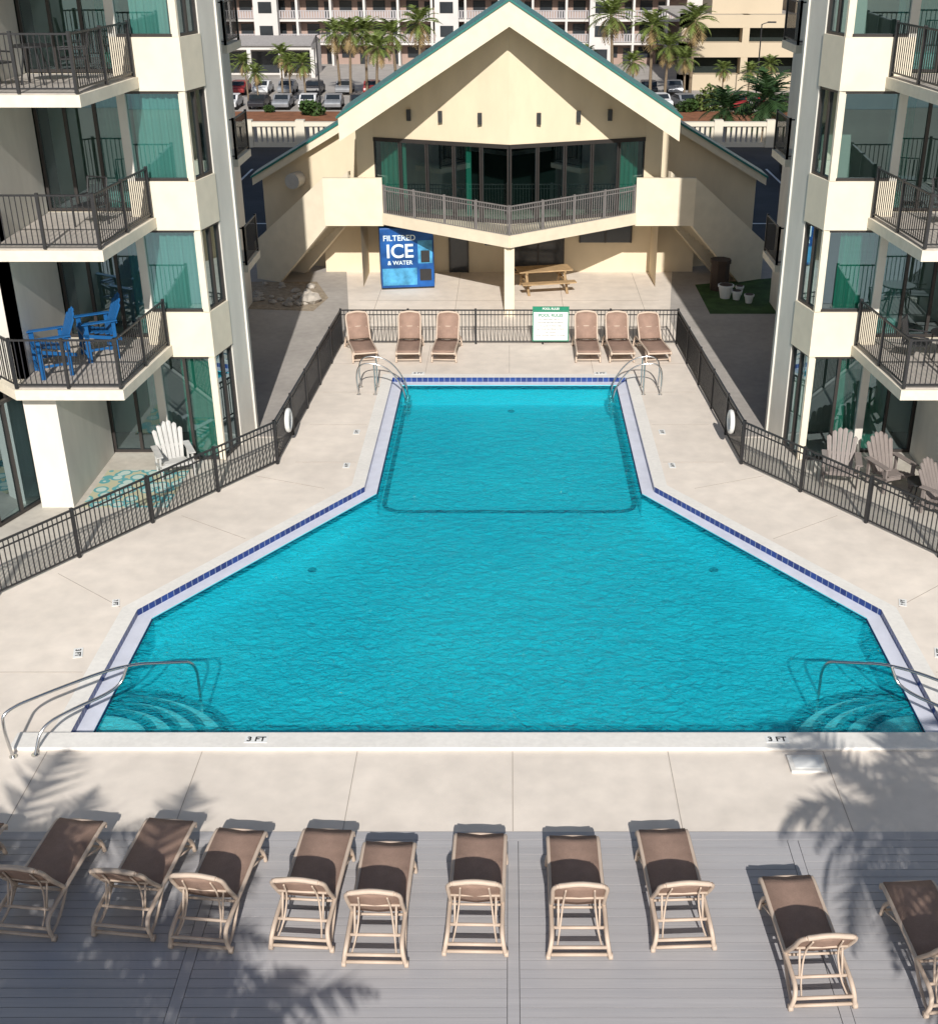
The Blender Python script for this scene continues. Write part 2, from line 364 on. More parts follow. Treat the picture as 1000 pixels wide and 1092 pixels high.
b=B(); b.sheet([(6.6,38.6),(9.9,38.6),(9.9,43.2),(6.6,42.2)],0.012); b.obj('grass_lawn',grass_m)
b=B(); b.sheet([(-9.9,39.3),(-6.5,38.9),(-6.2,40.5),(-6.9,42.6),(-9.9,42.6)],0.012); b.obj('gravel_bed',gravel_m)
def rock(b,x,y,z,r):
    vs=[];fs=[];n=8
    for i in range(5):
        ph=math.pi*i/4
        for k in range(n):
            t=2*math.pi*k/n; rr=r*random.uniform(.8,1.15)
            vs.append((x+rr*math.sin(ph)*math.cos(t),y+rr*math.sin(ph)*math.sin(t),z+rr*.7*math.cos(ph)))
    for i in range(4):
        for k in range(n): fs.append((i*n+k,(i+1)*n+k,(i+1)*n+(k+1)%n,i*n+(k+1)%n))
    b.add(vs,fs)
b=B()
for _ in range(34): rock(b,random.uniform(-8.8,-6.6),random.uniform(39.3,42.2),.05,random.uniform(.07,.18))
rock(b,-6.75,39.9,.15,.36)
b.obj('landscape_rocks',stone_m)

# ---------------------------------------------------------------- fences
def pickets(b,p,q,z0,h,sp=0.11,post=1.9,t=0.009,twin=True):
    p=Vector(p);q=Vector(q);L=(q-p).length
    b.seg(p,q,z0+h-0.035,z0+h,-0.02,0.02)
    if twin:b.seg(p,q,z0+h-0.17,z0+h-0.145,-0.014,0.014)
    b.seg(p,q,z0+0.07,z0+0.10,-0.014,0.014)
    n=int(L/sp)
    for i in range(1,n):
        b.seg(p,q,z0+0.10,z0+h-0.035,-t,t,i*L/n-t,i*L/n+t)
    m=max(1,round(L/post))
    for i in range(m+1):
        a=i*L/m; b.seg(p,q,z0,z0+h+0.03,-0.03,0.03,a-0.03,a+0.03)
fe=E('pool_fence')
b=B()
pts=[(-14,13.6),(-9.75,20.0),(-5.5,26.3),(-5.1,35.45),(5.1,35.45),(5.5,26.3),(9.75,20.0),(14,13.6)]
for a,c in zip(pts[:-1],pts[1:]): pickets(b,a,c,0.0,1.08)
b.obj('pickets_and_rails',blackmetal,fe)
sg=E('pool_rules_sign',(1.25,35.38,0))
b=B(); b.box(-.55,.55,-.03,0,.12,1.06); b.obj('panel',white_m,sg)
b=B(); b.box(-.55,.55,-.034,-.03,.12,.15); b.box(-.55,.55,-.034,-.03,1.03,1.06); b.box(-.55,-.52,-.034,-.03,.15,1.03); b.box(.52,.55,-.034,-.03,.15,1.03); b.box(-.55,.55,-.03,0,1.07,1.2); b.obj('border',signgreen,sg)
text('title','POOL RULES',.13,(0,-.036,.93),(R(90),0,0),signgreen,sg,bold=.003)
text('header','POOL RULES',.09,(0,-.036,1.135),(R(90),0,0),white_m,sg,bold=.002)
for i,tx in enumerate(['NO LIFEGUARD ON DUTY','SHOWER BEFORE ENTERING','NO GLASS IN POOL AREA','NO FOOD OR DRINK IN POOL','NO DIVING','POOL HOURS: DAWN TO DUSK']):
    text('rule_line',tx,.06,(0,-.036,.80-i*.1),(R(90),0,0),blacktxt,sg,.001)
for sx in(-1,1):
    e=E('life_ring',(sx*5.44,27.3 if sx<0 else 27.2,0.72),0); b=B()
    ring_=[(0,.24*math.cos(t),.24*math.sin(t)) for t in [2*math.pi*i/20 for i in range(21)]]
    b.tube([(-sx*.09+x,y,z) for x,y,z in ring_],.06,8,cap=False); b.obj('ring',white_m,e,True)
    b=B(); b.box(-.02,.02,-.03,.03,-.3,.3); b.obj('bracket',blackmetal,e)

def rail(name,paths,r=.024):
    e=E(name); b=B()
    for p in paths: b.tube(smoothpath(p,3),r,8)
    b.obj('tubes',steel,e,True)
    b=B()
    for p in paths:
        q=p[0]
        c=[(q[0]+.06*math.cos(t*.628),q[1]+.06*math.sin(t*.628)) for t in range(10)]; b.prism(c,q[2],q[2]+.02)
    b.obj('escutcheon',steel,e)
for sx in(-1,1):
    rail('pool_handrail',[
      [(sx*7.62,15.05,0),(sx*7.66,15.02,.55),(sx*7.66,15.1,.82),(sx*7.1,15.55,.86),(sx*6.2,16.35,.84),(sx*5.5,16.75,.62),(sx*5.2,16.95,.5),(sx*5.2,16.95,-.1),(sx*5.2,16.95,-.7)],
      [(sx*7.30,15.10,0.0),(sx*7.22,15.3,.38),(sx*6.9,15.6,.46),(sx*6.25,16.2,.48),(sx*6.12,16.33,.82)]],.026)
    for dy in(0,.6):
        y0=31.0+dy
        rail('pool_ladder_rail',[
          [(sx*4.10,y0,0),(sx*4.15,y0,.5),(sx*4.05,y0,.88),(sx*3.6,y0,.9),(sx*3.2,y0,.7),(sx*2.85,y0,.15),(sx*2.80,y0-.05,-.3),(sx*2.8,y0-.05,-.7)],
          [(sx*3.65,y0,0),(sx*3.65,y0,.88)]],.022)
    e=E('pool_ladder_step'); b=B()
    for z in(-.25,-.5): b.box(min(sx*2.72,sx*2.88),max(sx*2.72,sx*2.88),31.0,31.55,z,z+.03)
    b.obj('treads',steel,e)

# ---------------------------------------------------------------- loungers
def make_lounger(name,loc,rz,ang,sag=.018):
    e=E(name,loc,rz); w=.335; HY=-.30
    b=B()
    for sx in(-1,1):
        b.tube(smoothpath([(sx*w,.93,.30),(sx*w,.97,.36),(sx*w,.80,.385),(sx*w,0,.36),(sx*w,-.62,.35),(sx*w,-.80,.33),(sx*(w+.02),-.88,.22),(sx*(w+.05),-.84,0.02)],2),.03,6)
        b.tube(smoothpath([(sx*w,.62,.36),(sx*(w+.01),.74,.22),(sx*(w+.02),.78,0.02)],2),.03,6)
        b.tube([(sx*w,.30,.34),(sx*(w+.01),.72,.14)],.016,6)
        b.tube(smoothpath([(sx*w,-.25,.35),(sx*(w+.01),-.55,.12),(sx*(w+.03),-.84,.10)],2),.02,6)
    b.tube(smoothpath([(-w,.95,.345),(0,.985,.35),(w,.95,.345)],2),.028,6)
    for y,z,r in((-.87,.22,.024),(-.85,.08,.024),(-.66,.335,.022),(.77,.10,.018),(HY-.02,.34,.018)):
        b.tube([(-w-.01,y,z),(w+.01,y,z)],r,6)
    ca,sa=math.cos(ang),math.sin(ang)
    def bk(x,t,o=0): return (x,HY-ca*t+sa*o,.37+sa*t+ca*o)
    for sx in(-1,1):
        b.tube(smoothpath([bk(sx*(w-.01),0),bk(sx*(w-.01),.45,-.015),bk(sx*(w-.0),.74),bk(sx*(w-.07),.83)],2),.028,6)
        b.tube([bk(sx*(w-.08),.40),(sx*(w-.08),-.66,.335)],.015,5)
        b.tube(smoothpath([bk(sx*(w-.16),.72,-.02),bk(sx*(w-.14),.35,-.06),(sx*(w-.10),-.66,.30),(sx*(w-.06),-.87,.22)],2),.013,5)
    b.tube(smoothpath([bk(-(w-.07),.83),bk(0,.87,.02),bk(w-.07,.83)],2),.035,6)
    b.tube([bk(-(w-.03),.42,-.03),bk(w-.03,.42,-.03)],.018,6)
    for sx in(-1,1):
        c=sx*(w+.05); b.tube([(c-.02,-.84,.045),(c+.03,-.84,.045)],.045,10)
    b.obj('frame',resin,e,True)
    b=B()
    prof=[(.955,.385),(.80,.40),(.5,.385),(.2,.375),(-.05,.368),(HY+.02,.365)]; vs=[];fs=[]
    for y,z in prof: vs+=[(-w+.02,y,z),(0,y,z-sag),(w-.02,y,z)]
    for i in range(len(prof)-1):
        for k in(0,1): fs.append((i*3+k,i*3+k+1,i*3+k+4,i*3+k+3))
    b.add(vs,fs)
    vs=[];fs=[]
    for t,o in((.03,.012),(.25,-.01),(.5,-.015),(.68,0),(.83,.012)): vs+=[bk(-w+.03,t,o),bk(0,t,o-sag),bk(w-.03,t,o)]
    for i in range(4):
        for k in(0,1): fs.append((i*3+k,i*3+k+1,i*3+k+4,i*3+k+3))
    b.add(vs,fs); o=b.obj('sling',sling,e,True)
    md=o.modifiers.new('thick','SOLIDIFY'); md.thickness=.012
    return e
near=[(-7.25,13.05,.1),(-5.9,13.1,.11),(-4.66,13.1,.11),(-3.65,12.9,.105),(-2.46,12.9,.07),(-1.61,12.65,.02),(-.39,12.82,.02),(.86,12.77,0),(2.08,12.9,-.045),(3.59,12.0,-.05),(5.13,11.9,-.06)]
for i,(fx,fy,a) in enumerate(near):
    rz=-a; d=Vector((-math.sin(rz),math.cos(rz)))
    c=Vector((fx,fy))-d*.97+Vector((0,.05))
    make_lounger('chaise_lounger',(c.x,c.y,.014),rz,R(55+random.uniform(-3,4)),random.uniform(.012,.035))
for fx,a in((-4.4,.25),(-2.97,.03),(-1.87,-.05),(2.3,.0),(3.25,.05),(4.25,.12)):
    make_lounger('chaise_lounger',(fx,34.45,0),math.pi+a,R(55+random.uniform(-4,4)))

def adirondack(name,loc,rz,m,tall=0.0,sc=1.0):
    e=E(name,loc,rz,sc); b=B(); z=tall
    for i in range(6):
        y=-.28+i*.11; zz=.36-.025*i+z
        b.add([(x,yy,zz+h) for h in(0,.02) for x,yy in((-.27,y),(.27,y),(.27,y+.09),(-.27,y+.09))],[(0,3,2,1),(4,5,6,7),(0,1,5,4),(1,2,6,5),(2,3,7,6),(3,0,4,7)])
    H=[.62,.72,.78,.78,.72,.62]
    for i in range(6):
        x0=-.30+i*.10; x1=x0+.09; h=H[i]; f=1.12
        b.add([(x0*.85,.26,.22+z),(x1*.85,.26,.22+z),(x1*f,.26+h*.42,.24+h+z),((x0+x1)/2*f,.26+h*.43,.28+h+z),(x0*f,.26+h*.42,.24+h+z),
               (x0*.85,.29,.22+z),(x1*.85,.29,.22+z),(x1*f,.29+h*.42,.24+h+z),((x0+x1)/2*f,.29+h*.43,.28+h+z),(x0*f,.29+h*.42,.24+h+z)],
              [(0,1,2,3,4),(9,8,7,6,5),(0,5,6,1),(1,6,7,2),(2,7,8,3),(3,8,9,4),(4,9,5,0)])
    for sx in(-1,1):
        x=sx*.35
        b.box(x-.07,x+.07,-.34,.42,.56+z,.585+z)
        b.box(x-.02,x+.02,-.30,-.20,0,.56+z); b.box(x-.02,x+.02,.30,.38,0,.56+z)
        b.extr([(x-.02,-.32,.36+z),(x-.02,-.32,.28+z),(x-.02,.5,.10+z),(x-.02,.5,.17+z)],(.04,0,0))
        if tall: b.box(x-.02,x+.02,-.2,.3,.25,.30)
    b.box(-.37,.37,-.32,-.29,.30+z,.37+z); b.box(-.36,.36,.40,.43,.5+z,.56+z)
    if tall: b.box(-.36,.36,-.32,-.28,.2,.26)
    b.obj('slats_and_arms',m,e,bevel=.004)
adirondack('adirondack_chair',(-7.75,25.7,0.01),R(25),greyplastic,0,1.05)
adirondack('adirondack_chair',(7.55,25.2,0.01),R(-12),tanplastic,0,1.05)
adirondack('adirondack_chair',(8.65,25.0,0.01),R(20),tanplastic,0,1.05)
adirondack('adirondack_chair',(9.45,23.6,0.01),R(40),tanplastic,0,1.05)
adirondack('tall_adirondack_chair',(-9.75,24.5,2.9),R(-60),blueplastic,.3)
adirondack('tall_adirondack_chair',(-9.1,25.6,2.9),R(-60),blueplastic,.3)
def patio_table(name,loc,r=.4,h=.72,m=blackmetal):
    e=E(name,loc); b=B(); b.prism([(r*math.cos(t*.3927),r*math.sin(t*.3927)) for t in range(16)],h-.03,h)
    for k in range(4):
        t=k*1.57+.78; b.tube([(r*.8*math.cos(t),r*.8*math.sin(t),0),(r*.4*math.cos(t),r*.4*math.sin(t),h-.03)],.018,6)
    b.obj('top_and_legs',m,e)
def patio_chair(name,loc,rz,m=blackmetal):
    e=E(name,loc,rz); b=B()
    for x in(-.24,.24):
        b.tube([(x,-.24,0),(x,-.24,.62)],.015,6); b.tube([(x,.24,0),(x,.26,.45),(x,.36,.95)],.015,6); b.tube([(x,-.26,.62),(x,.28,.62)],.018,6)
    b.box(-.24,.24,-.24,.25,.42,.45)
    for i in range(6):
        x=-.2+i*.08; b.tube([(x,.26,.45),(x,.355,.92)],.01,5)
    b.tube([(-.24,.36,.95),(.24,.36,.95)],.015,6)
    b.obj('frame',m,e)
patio_table('patio_table',(-9.3,25.1,8.7)); patio_chair('patio_chair',(-9.9,24.7,8.7),R(60)); patio_chair('patio_chair',(-8.7,25.6,8.7),R(-70))
patio_table('patio_table',(9.5,25.1,2.9)); patio_chair('patio_chair',(8.9,25.3,2.9),R(60)); patio_chair('patio_chair',(10.1,24.9,2.9),R(-80))
patio_chair('patio_chair',(-8.8,25.6,5.8),R(-20)); patio_chair('patio_chair',(9.2,25.5,5.8),R(20))
patio_chair('patio_chair',(9.4,25.4,8.7),R(10))
patio_table('patio_table',(9.05,24.2,0.01),.3,.5); patio_chair('patio_chair',(-10.0,25.6,0.01),R(-20))
b=B(); b.box(-9.4,-7.5,23.9,25.9,.01,.02); b.obj('outdoor_rug','rug')

# ---------------------------------------------------------------- condo buildings
Fl=[0,2.9,5.8,8.7,11.6,14.5,17.4]; TOP=20.3
def curtain(b,p,q,z0,z1,t,a,c,amp=.03,sp=.16):
    p=Vector(p);q=Vector(q);d=(q-p).normalized();n=Vector((-d.y,d.x)); N=max(2,int((c-a)/sp*4)); vs=[]
    for i in range(N+1):
        s_=a+(c-a)*i/N; k=p+d*s_+n*(t+amp*math.sin(i*math.pi/2+0.4)+random.uniform(-.008,.008)); vs+=[(k.x,k.y,z0),(k.x,k.y,z1)]
    b.add(vs,[(2*i,2*i+2,2*i+3,2*i+1) for i in range(N)])
def condo(fx,ox,bays):
    e=E('condo_building')
    nb=lambda:B(fx,ox)
    C0=(6.35,28.5);C1=(6.77,26.5);C2=(8.22,26.5);C3=(8.22,26.95);C4=(10.2,26.95);C5=(10.2,24.2);C6=(10.8,24.2);C7=(10.8,22.8);C8=(18,22.8)
    wal=nb(); ban=nb(); fr=nb(); gl=nb(); cu=nb(); cg=nb(); sl=nb(); bf=nb(); rl=nb(); rm=nb(); rf=nb()
    L01=(Vector(C1)-Vector(C0)).length; wa=L01-1.0; wb=L01-.08
    wal.seg(C0,C1,0,TOP,0,.2,.0,wa)
    wal.seg((10.2,28.5),C0,0,TOP,0,.2); wal.box(10.2,10.4,28.3,40,0,TOP); wal.box(10.4,18,39.8,40,0,TOP)
    wal.box(8.7,10.2,33.8,40,0,TOP)
    wal.seg(C4,C5,2.65,TOP,0,.2); wal.seg(C5,C6,2.65,TOP,0,.2,0.0,.6); wal.seg(C6,C7,2.65,TOP,0,.2)
    wal.box(9.55,10.25,23.9,26.9,0,2.6)
    def window(p,q,a,c,z0,z1,mul,curts):
        fr.seg(p,q,z0,z1,.03,.13,a,a+.06); fr.seg(p,q,z0,z1,.03,.13,c-.06,c); fr.seg(p,q,z1-.06,z1,.03,.13,a+.06,c-.06); fr.seg(p,q,z0,z0+.06,.03,.13,a+.06,c-.06)
        for i in range(1,mul):
            x=a+(c-a)*i/mul; fr.seg(p,q,z0+.06,z1-.06,.035,.12,x-.035,x+.035)
        P=Vector(p);Q=Vector(q);d=(Q-P).normalized();n=Vector((-d.y,d.x)); A=P+d*(a+.06)+n*.08; Cc=P+d*(c-.06)+n*.08
        gl.add([(A.x,A.y,z0+.06),(Cc.x,Cc.y,z0+.06),(Cc.x,Cc.y,z1-.06),(A.x,A.y,z1-.06)],[(0,1,2,3)])
        for (ca,cc,g_) in curts: curtain(cg if g_ else cu,p,q,z0+.02,z1-.02,.22,a+(c-a)*ca,a+(c-a)*cc)
    for i,z in enumerate(Fl+[TOP]):
        P=[(6.6,28.3),(6.95,26.7),(8.1,26.7),(8.1,27.1),(10.3,27.1),(10.95,23.0),(18,23.0),(18,39.8),(10.4,39.8),(10.3,28.3)]
        rf.prism(P,z-.2 if z>0 else z-.02,z-.005 if z>0 else z+.01)
        if z>0:
            lo=z-.3; hi=(z+.75) if z<TOP else z+.9
            ban.seg(C1,C2,lo,hi,-.02,.18); ban.seg(C0,C1,lo,hi,-.02,.18,wa+.002,L01+.02)
            ban.seg(C2,C3,lo,hi,0,.18,.18,.45)
            ban.seg(C7,C8,lo,hi,-.02,.18)
            ban.seg(C3,C4,lo,z+ (0 if z<TOP else .9),0,.2)
            Bp=[(7.70,26.47),(7.96,23.5),(10.2,23.5),(10.85,24.15),(10.19,24.19),(10.19,26.94),(8.24,26.94),(8.24,26.47)]
            sl.prism(Bp,z-.24,z-.02)
            Bq=[(7.78,26.45),(8.04,23.58),(10.15,23.58),(10.18,24.2),(10.18,26.93),(8.25,26.93),(8.25,26.45)]
            bf.prism(Bq,z-.02,z)
            if z<TOP:
                rp=[(7.77,26.42),(8.02,23.56),(10.17,23.56),(10.78,24.16)]
                for a,c in zip(rp[:-1],rp[1:]): pickets(rl,a,c,z,1.05,.105,1.3,.008,False)
            sl.prism([(7.35,33.6),(8.7,33.6),(8.7,35.4),(7.35,35.4)],z-.2,z)
            if z<TOP:
                for a,c in(((8.7,33.65),(7.4,33.65)),((7.4,33.65),(7.4,35.35))): pickets(rl,a,c,z,1.05,.12,1.6,.009,False)
        if z<TOP:
            zb=z+.75 if z>0 else .02; zt=z+2.6
            rr=random.random
            window(C1,C2,.03,1.42,zb,zt,1 if z>0 else 2,bays[i])
            wal.seg(C2,C3,zb,zt,0.0,.18,.0,.45)
            window(C0,C1,wa+.004,wb,zb,zt,2,[(.5,1,False)] if rr()<.4 else [])
            ban.seg(C0,C1,zb,zt,0,.16,wb,L01-.001)
            window(C3,C4,.02,1.96,z+.02,z+2.6,3,[(0.02,random.choice([.2,.33]),rr()<.6)])
            window(C7,C8,.1,3.4,zb,zt,3,[(0,.3,False)])
            wal.seg(C7,C8,zb-.0,zt,0,.18,3.4,7.2)
            if z==0:
                window(C5,C6,.02,.58,.02,2.6,1,[]); window((10.25,24.3),(10.8,22.8),.02,1.5,.02,2.6,2,[])
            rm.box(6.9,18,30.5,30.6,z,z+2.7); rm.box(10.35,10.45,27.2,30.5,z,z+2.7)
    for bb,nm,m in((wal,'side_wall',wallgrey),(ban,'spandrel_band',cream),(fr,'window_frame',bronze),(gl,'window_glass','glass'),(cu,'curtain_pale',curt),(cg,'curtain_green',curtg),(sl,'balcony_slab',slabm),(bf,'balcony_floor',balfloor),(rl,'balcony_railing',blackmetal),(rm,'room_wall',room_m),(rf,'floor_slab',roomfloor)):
        bb.obj(nm,m,e)
F_=[(0.0,1.0,False)]
condo(-1,0.0,[[(0,.6,True)],F_,[(0,.85,False)],[(.15,.7,False)],F_,F_,F_])
condo(1,0.12,[[(.5,.9,True)],[(0.3,1,True)],[],[(.75,1,False)],F_,F_,F_])

# ---------------------------------------------------------------- clubhouse
ch=E('clubhouse_building')
wl=B();gls=B();frm=B();fas=B();rf=B();sf=B();rlg=B();stp=B();dr=B();lt=B();cb=B()
RT=lambda u:9.5-.629*u
YB=42.6
for sx in(-1,1):
    def T(p): return (sx*p[0],*p[1:])
    def quad(b,pts): b.add([T(p) for p in pts],[tuple(range(len(pts)))])
    def sgt(b,p,q,z0,z1,t0,t1,a=None,c=None):
        if sx>0: b.seg(p,q,z0,z1,t0,t1,a,c)
        else:
            k=B(-1); k.seg(p,q,z0,z1,t0,t1,a,c); b.add(k.v,k.f)
    Wp=(0,40.2);Wq=(4.55,41.8);LW=(Vector(Wq)-Vector(Wp)).length
    quad(wl,[(0,40.2,5.15),(4.55,41.8,5.15),(4.55,41.8,RT(4.55)-.2),(0,40.2,RT(0)-.2)])
    quad(wl,[(4.55,41.8,2.3),(5.15,41.9,2.3),(5.15,41.9,RT(5.15)-.2),(4.55,41.8,RT(4.55)-.2)])
    quad(wl,[(5.15,41.9,0),(5.15,46,0),(5.15,46,4.3),(5.15,YB,RT(5.15)-.2),(5.15,41.9,RT(5.15)-.2)])
    quad(wl,[(0,YB+.5,2.6),(5.15,YB+.5,2.6),(5.15,YB+.01,RT(5.15)-.2),(0,YB+.01,RT(0)-.2)])
    n=5
    for i in range(n):
        a=LW*i/n;c=LW*(i+1)/n
        sgt(frm,Wp,Wq,2.62,5.12,-.02,.06,a+.02,a+.07); sgt(frm,Wp,Wq,2.62,5.12,-.02,.06,c-.05,c-.01)
    sgt(frm,Wp,Wq,5.02,5.15,-.03,.06); sgt(frm,Wp,Wq,2.6,2.72,-.02,.06)
    P=Vector(Wp);Q=Vector(Wq);d=(Q-P).normalized();nn=Vector((-d.y,d.x));A=P+nn*.03;C=Q+nn*.03
    quad(gls,[(A.x,A.y,2.7),(C.x,C.y,2.7),(C.x,C.y,5.05),(A.x,A.y,5.05)])
    tmp=B(sx); curtain(tmp,Wp,Wq,2.7,5.0,.25,LW*(.78 if sx<0 else .84),LW*.97)
    if sx<0: curtain(tmp,Wp,Wq,2.7,5.0,.3,LW*.3,LW*.34)
    cb.add(tmp.v,tmp.f)
    sgt(dr,(0,YB-.1),(5.1,YB-.1),2.6,5.2,0,.05)
    bal=[(0,38.2),(4.3,41.55),(4.3,41.7),(5.2,42.0),(5.2,46),(0,46)]
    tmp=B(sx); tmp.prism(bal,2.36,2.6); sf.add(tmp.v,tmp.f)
    sgt(fas,(0,38.17),(4.3,41.52),2.3,2.68,-.05,.02)
    tmp=B(sx); pickets(tmp,(0.0,38.22),(4.25,41.55),2.6,1.0,.10,1.3,.011,True); rlg.add(tmp.v,tmp.f)
    sgt(fas,(4.3,41.5),(6.3,41.5),2.25,3.85,0,.16)
    tmp=B(sx); tmp.box(4.3,6.3,41.66,43.6,2.36,2.6); sf.add(tmp.v,tmp.f)
    a=Vector((6.3,41.5));c=Vector((9.1,43.0))
    for off in((0,0),(-.7,1.25)):
        pts=[(a.x+off[0],a.y+off[1],3.85),(a.x+off[0],a.y+off[1],2.2),(c.x-.9+off[0],c.y-.48+off[1],0.01),(c.x+off[0],c.y+off[1],0.01),(c.x+off[0],c.y+off[1],1.35)]
        tmp=B(sx); tmp.extr(pts,(-.08,.14,0)); fas.add(tmp.v,tmp.f)
    LL=(c-a).length
    for k in range(14):
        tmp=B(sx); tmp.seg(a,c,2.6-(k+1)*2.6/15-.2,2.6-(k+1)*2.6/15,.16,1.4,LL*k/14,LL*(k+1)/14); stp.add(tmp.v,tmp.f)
    tmp=B(sx); tmp.box(0,6.6,44.0,44.2,0,2.36); tmp.box(6.6,6.75,44.0,46,0,2.36); wl.add(tmp.v,tmp.f)
    RW=lambda u:5.75-.59*(u-5.15)
    quad(wl,[(5.16,44.3,0),(9.1,45.4,0),(9.1,45.4,RW(9.1)-.1),(5.16,44.3,RW(5.15)-.1)])
    quad(wl,[(9.1,45.4,0),(9.1,48,0),(9.1,48,RW(9.1)-.1),(9.1,45.4,RW(9.1)-.1)])
    quad(wl,[(5.16,46,0),(9.1,47.2,0),(9.1,47.2,RW(9.1)-.1),(5.16,46,RW(5.15)-.1)])
    for (z0,z1,mm,y0,e0) in((-.02,.06,rf,0,0),(-.3,-.022,fas,.05,.05)):
        tmp=B(sx)
        x0=5.17;x1=9.45-e0
        pts=[(x0,43.85+y0,RW(x0)+z0),(x1,45.0+y0,RW(x1)+z0),(x1,46.4,RW(x1)+z0),(x0,45.2,RW(x0)+z0)]
        tmp.extr(pts,(0,0,z1-z0)); mm.add(tmp.v,tmp.f)
    def slabr(b_,u0,u1,y0,y1,z0,z1): b_.add([(u,y,RT(u)+z) for z in(z0,z1) for u,y in((u0,y0),(u1,y0),(u1,y1),(u0,y1))],[(0,3,2,1),(4,5,6,7),(0,1,5,4),(1,2,6,5),(2,3,7,6),(3,0,4,7)])
    tmp=B(sx); slabr(tmp,0,5.36,38.9,41.9,.0,.07); rf.add(tmp.v,tmp.f)
    tmp=B(sx); slabr(tmp,0,5.3,39.16,41.85,-.2,-.003); sf.add(tmp.v,tmp.f)
    tmp=B(sx); tmp.extr([(0,41.86,RT(0)-.01),(5.3,41.86,RT(5.3)-.01),(5.3,44.6,4.2),(0,44.6,4.2)],(0,0,-.08)); rf.add(tmp.v,tmp.f)
    tmp=B(sx); slabr(tmp,0,5.3,38.95,39.155,-.72,-.003); tmp.box(5.18,5.3,39.16,41.8,RT(5.3)-.55,RT(5.3)-.16); fas.add(tmp.v,tmp.f)
    for u in(.95,2.25,3.3):
        y=40.2+u*1.6/4.55
        tmp=B(sx); tmp.box(u-.07,u+.07,y-.16,y-.02,5.75,6.1); lt.add(tmp.v,tmp.f)
wl.obj('stucco_wall',clubcream,ch); gls.obj('glazing','glass',ch); frm.obj('window_frame',bronze,ch); fas.obj('fascia_and_parapet',clubfascia,ch)
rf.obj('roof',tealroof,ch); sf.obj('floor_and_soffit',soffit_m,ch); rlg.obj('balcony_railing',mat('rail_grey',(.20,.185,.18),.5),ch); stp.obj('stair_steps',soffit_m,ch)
dr.obj('interior_wall',room_m,ch); lt.obj('wall_light',blackmetal,ch); cb.obj('curtain',curtg,ch)
b=B(); b.box(-.16,.16,38.35,38.67,0,2.36); b.obj('support_post',clubfascia,ch)
b=B(); b.box(-2.15,-1.55,43.94,43.99,0,2.1); b.box(.15,1.95,43.94,43.99,0.05,2.2); b.box(2.6,4.4,43.94,43.99,1.1,2.1); b.box(-.9,-.4,43.95,43.99,1.0,2.0); b.obj('door_and_window',hotelglass,ch)
b=B()
for x0,x1,z0,z1 in((-2.15,-1.55,0,2.1),(.15,1.95,.05,2.2),(2.6,4.4,1.1,2.1)):
    b.box(x0-.06,x0,43.9,43.99,z0,z1+.06); b.box(x1,x1+.06,43.9,43.99,z0,z1+.06); b.box(x0,x1,43.9,43.99,z1,z1+.06)
b.box(1.02,1.08,43.9,43.94,.05,2.2); b.box(3.47,3.53,43.9,43.94,1.1,2.1); b.obj('opening_frame',bronze,ch)
e=E('air_vent',(-7.75,44.75,3.2),R(-15)); b=B(); b.tube([(0,-.35,0),(0,.3,0)],.28,14); b.obj('duct',greyplastic,e)

im=E('ice_vending_machine',(-3.6,42.2,0),R(8)); b=B(); b.box(-.95,.9,-.55,.45,.06,2.15); b.obj('cabinet',iceblue,im,bevel=.02)
b=B(); b.box(-.9,.3,-.556,-.552,.15,.75); b.box(.35,.85,-.556,-.552,.9,1.7); b.obj('light_panel',icelight,im)
b=B(); b.box(.45,.75,-.60,-.557,.95,1.35); b.box(-.95,.9,-.5,.4,0,.06); b.box(.906,.92,-.4,.3,.3,1.8); b.box(.4,.8,-.58,-.557,.3,.7); b.obj('dispenser',blackmetal,im)
text('lettering_filtered','FILTERED',.27,(-.28,-.562,1.80),(R(90),0,0),icewhite,im,bold=.004)
text('lettering_ice','ICE',.66,(-.28,-.562,1.33),(R(90),0,0),icewhite,im,bold=.012)
text('lettering_water','& WATER',.2,(-.28,-.562,.94),(R(90),0,0),icewhite,im,bold=.003)

pt=E('picnic_table',(1.2,41.6,0),R(12)); b=B()
for i in range(5): b.box(-.95,.95,-.40+i*.165,-.40+i*.165+.15,.72,.76)
for sy in(-1,1):
    for k in range(2): b.box(-.95,.95,sy*.78-.16+k*.165,sy*.78-.16+k*.165+.15,.42,.46)
for x in(-.68,.68):
    for sy in(-1,1): b.tube([(x,sy*.72,0),(x,sy*.22,.72)],.045,4)
    b.box(x-.04,x+.04,-.85,.85,.36,.42); b.box(x-.04,x+.04,-.38,.38,.66,.72)
b.obj('top_and_benches',woodm,pt)
e=E('trash_bin',(7.35,41.6,0)); b=B(); b.prism([(.33*math.cos(R(45*k+22.5)),.33*math.sin(R(45*k+22.5))) for k in range(8)],0,.95); b.prism([(.37*math.cos(R(45*k+22.5)),.37*math.sin(R(45*k+22.5))) for k in range(8)],.95,1.08); b.obj('body',binm,e)
def pot(x,y,r,h):
    e=E('flower_pot',(x,y,0)); b=B()
    b.tube([(0,0,0),(0,0,h*.5),(0,0,h)],r*.65,12,r); b.tube([(0,0,h-.04),(0,0,h+.02)],r*1.08,12); b.obj('pot',white_m,e)
    b=B(); b.tube([(0,0,h+.021),(0,0,h+.03)],r*.9,12); b.obj('soil',binm,e)
pot(7.75,40.3,.17,.3); pot(8.1,39.9,.16,.28); pot(7.95,40.9,.14,.3); pot(7.4,40.5,.26,.45)

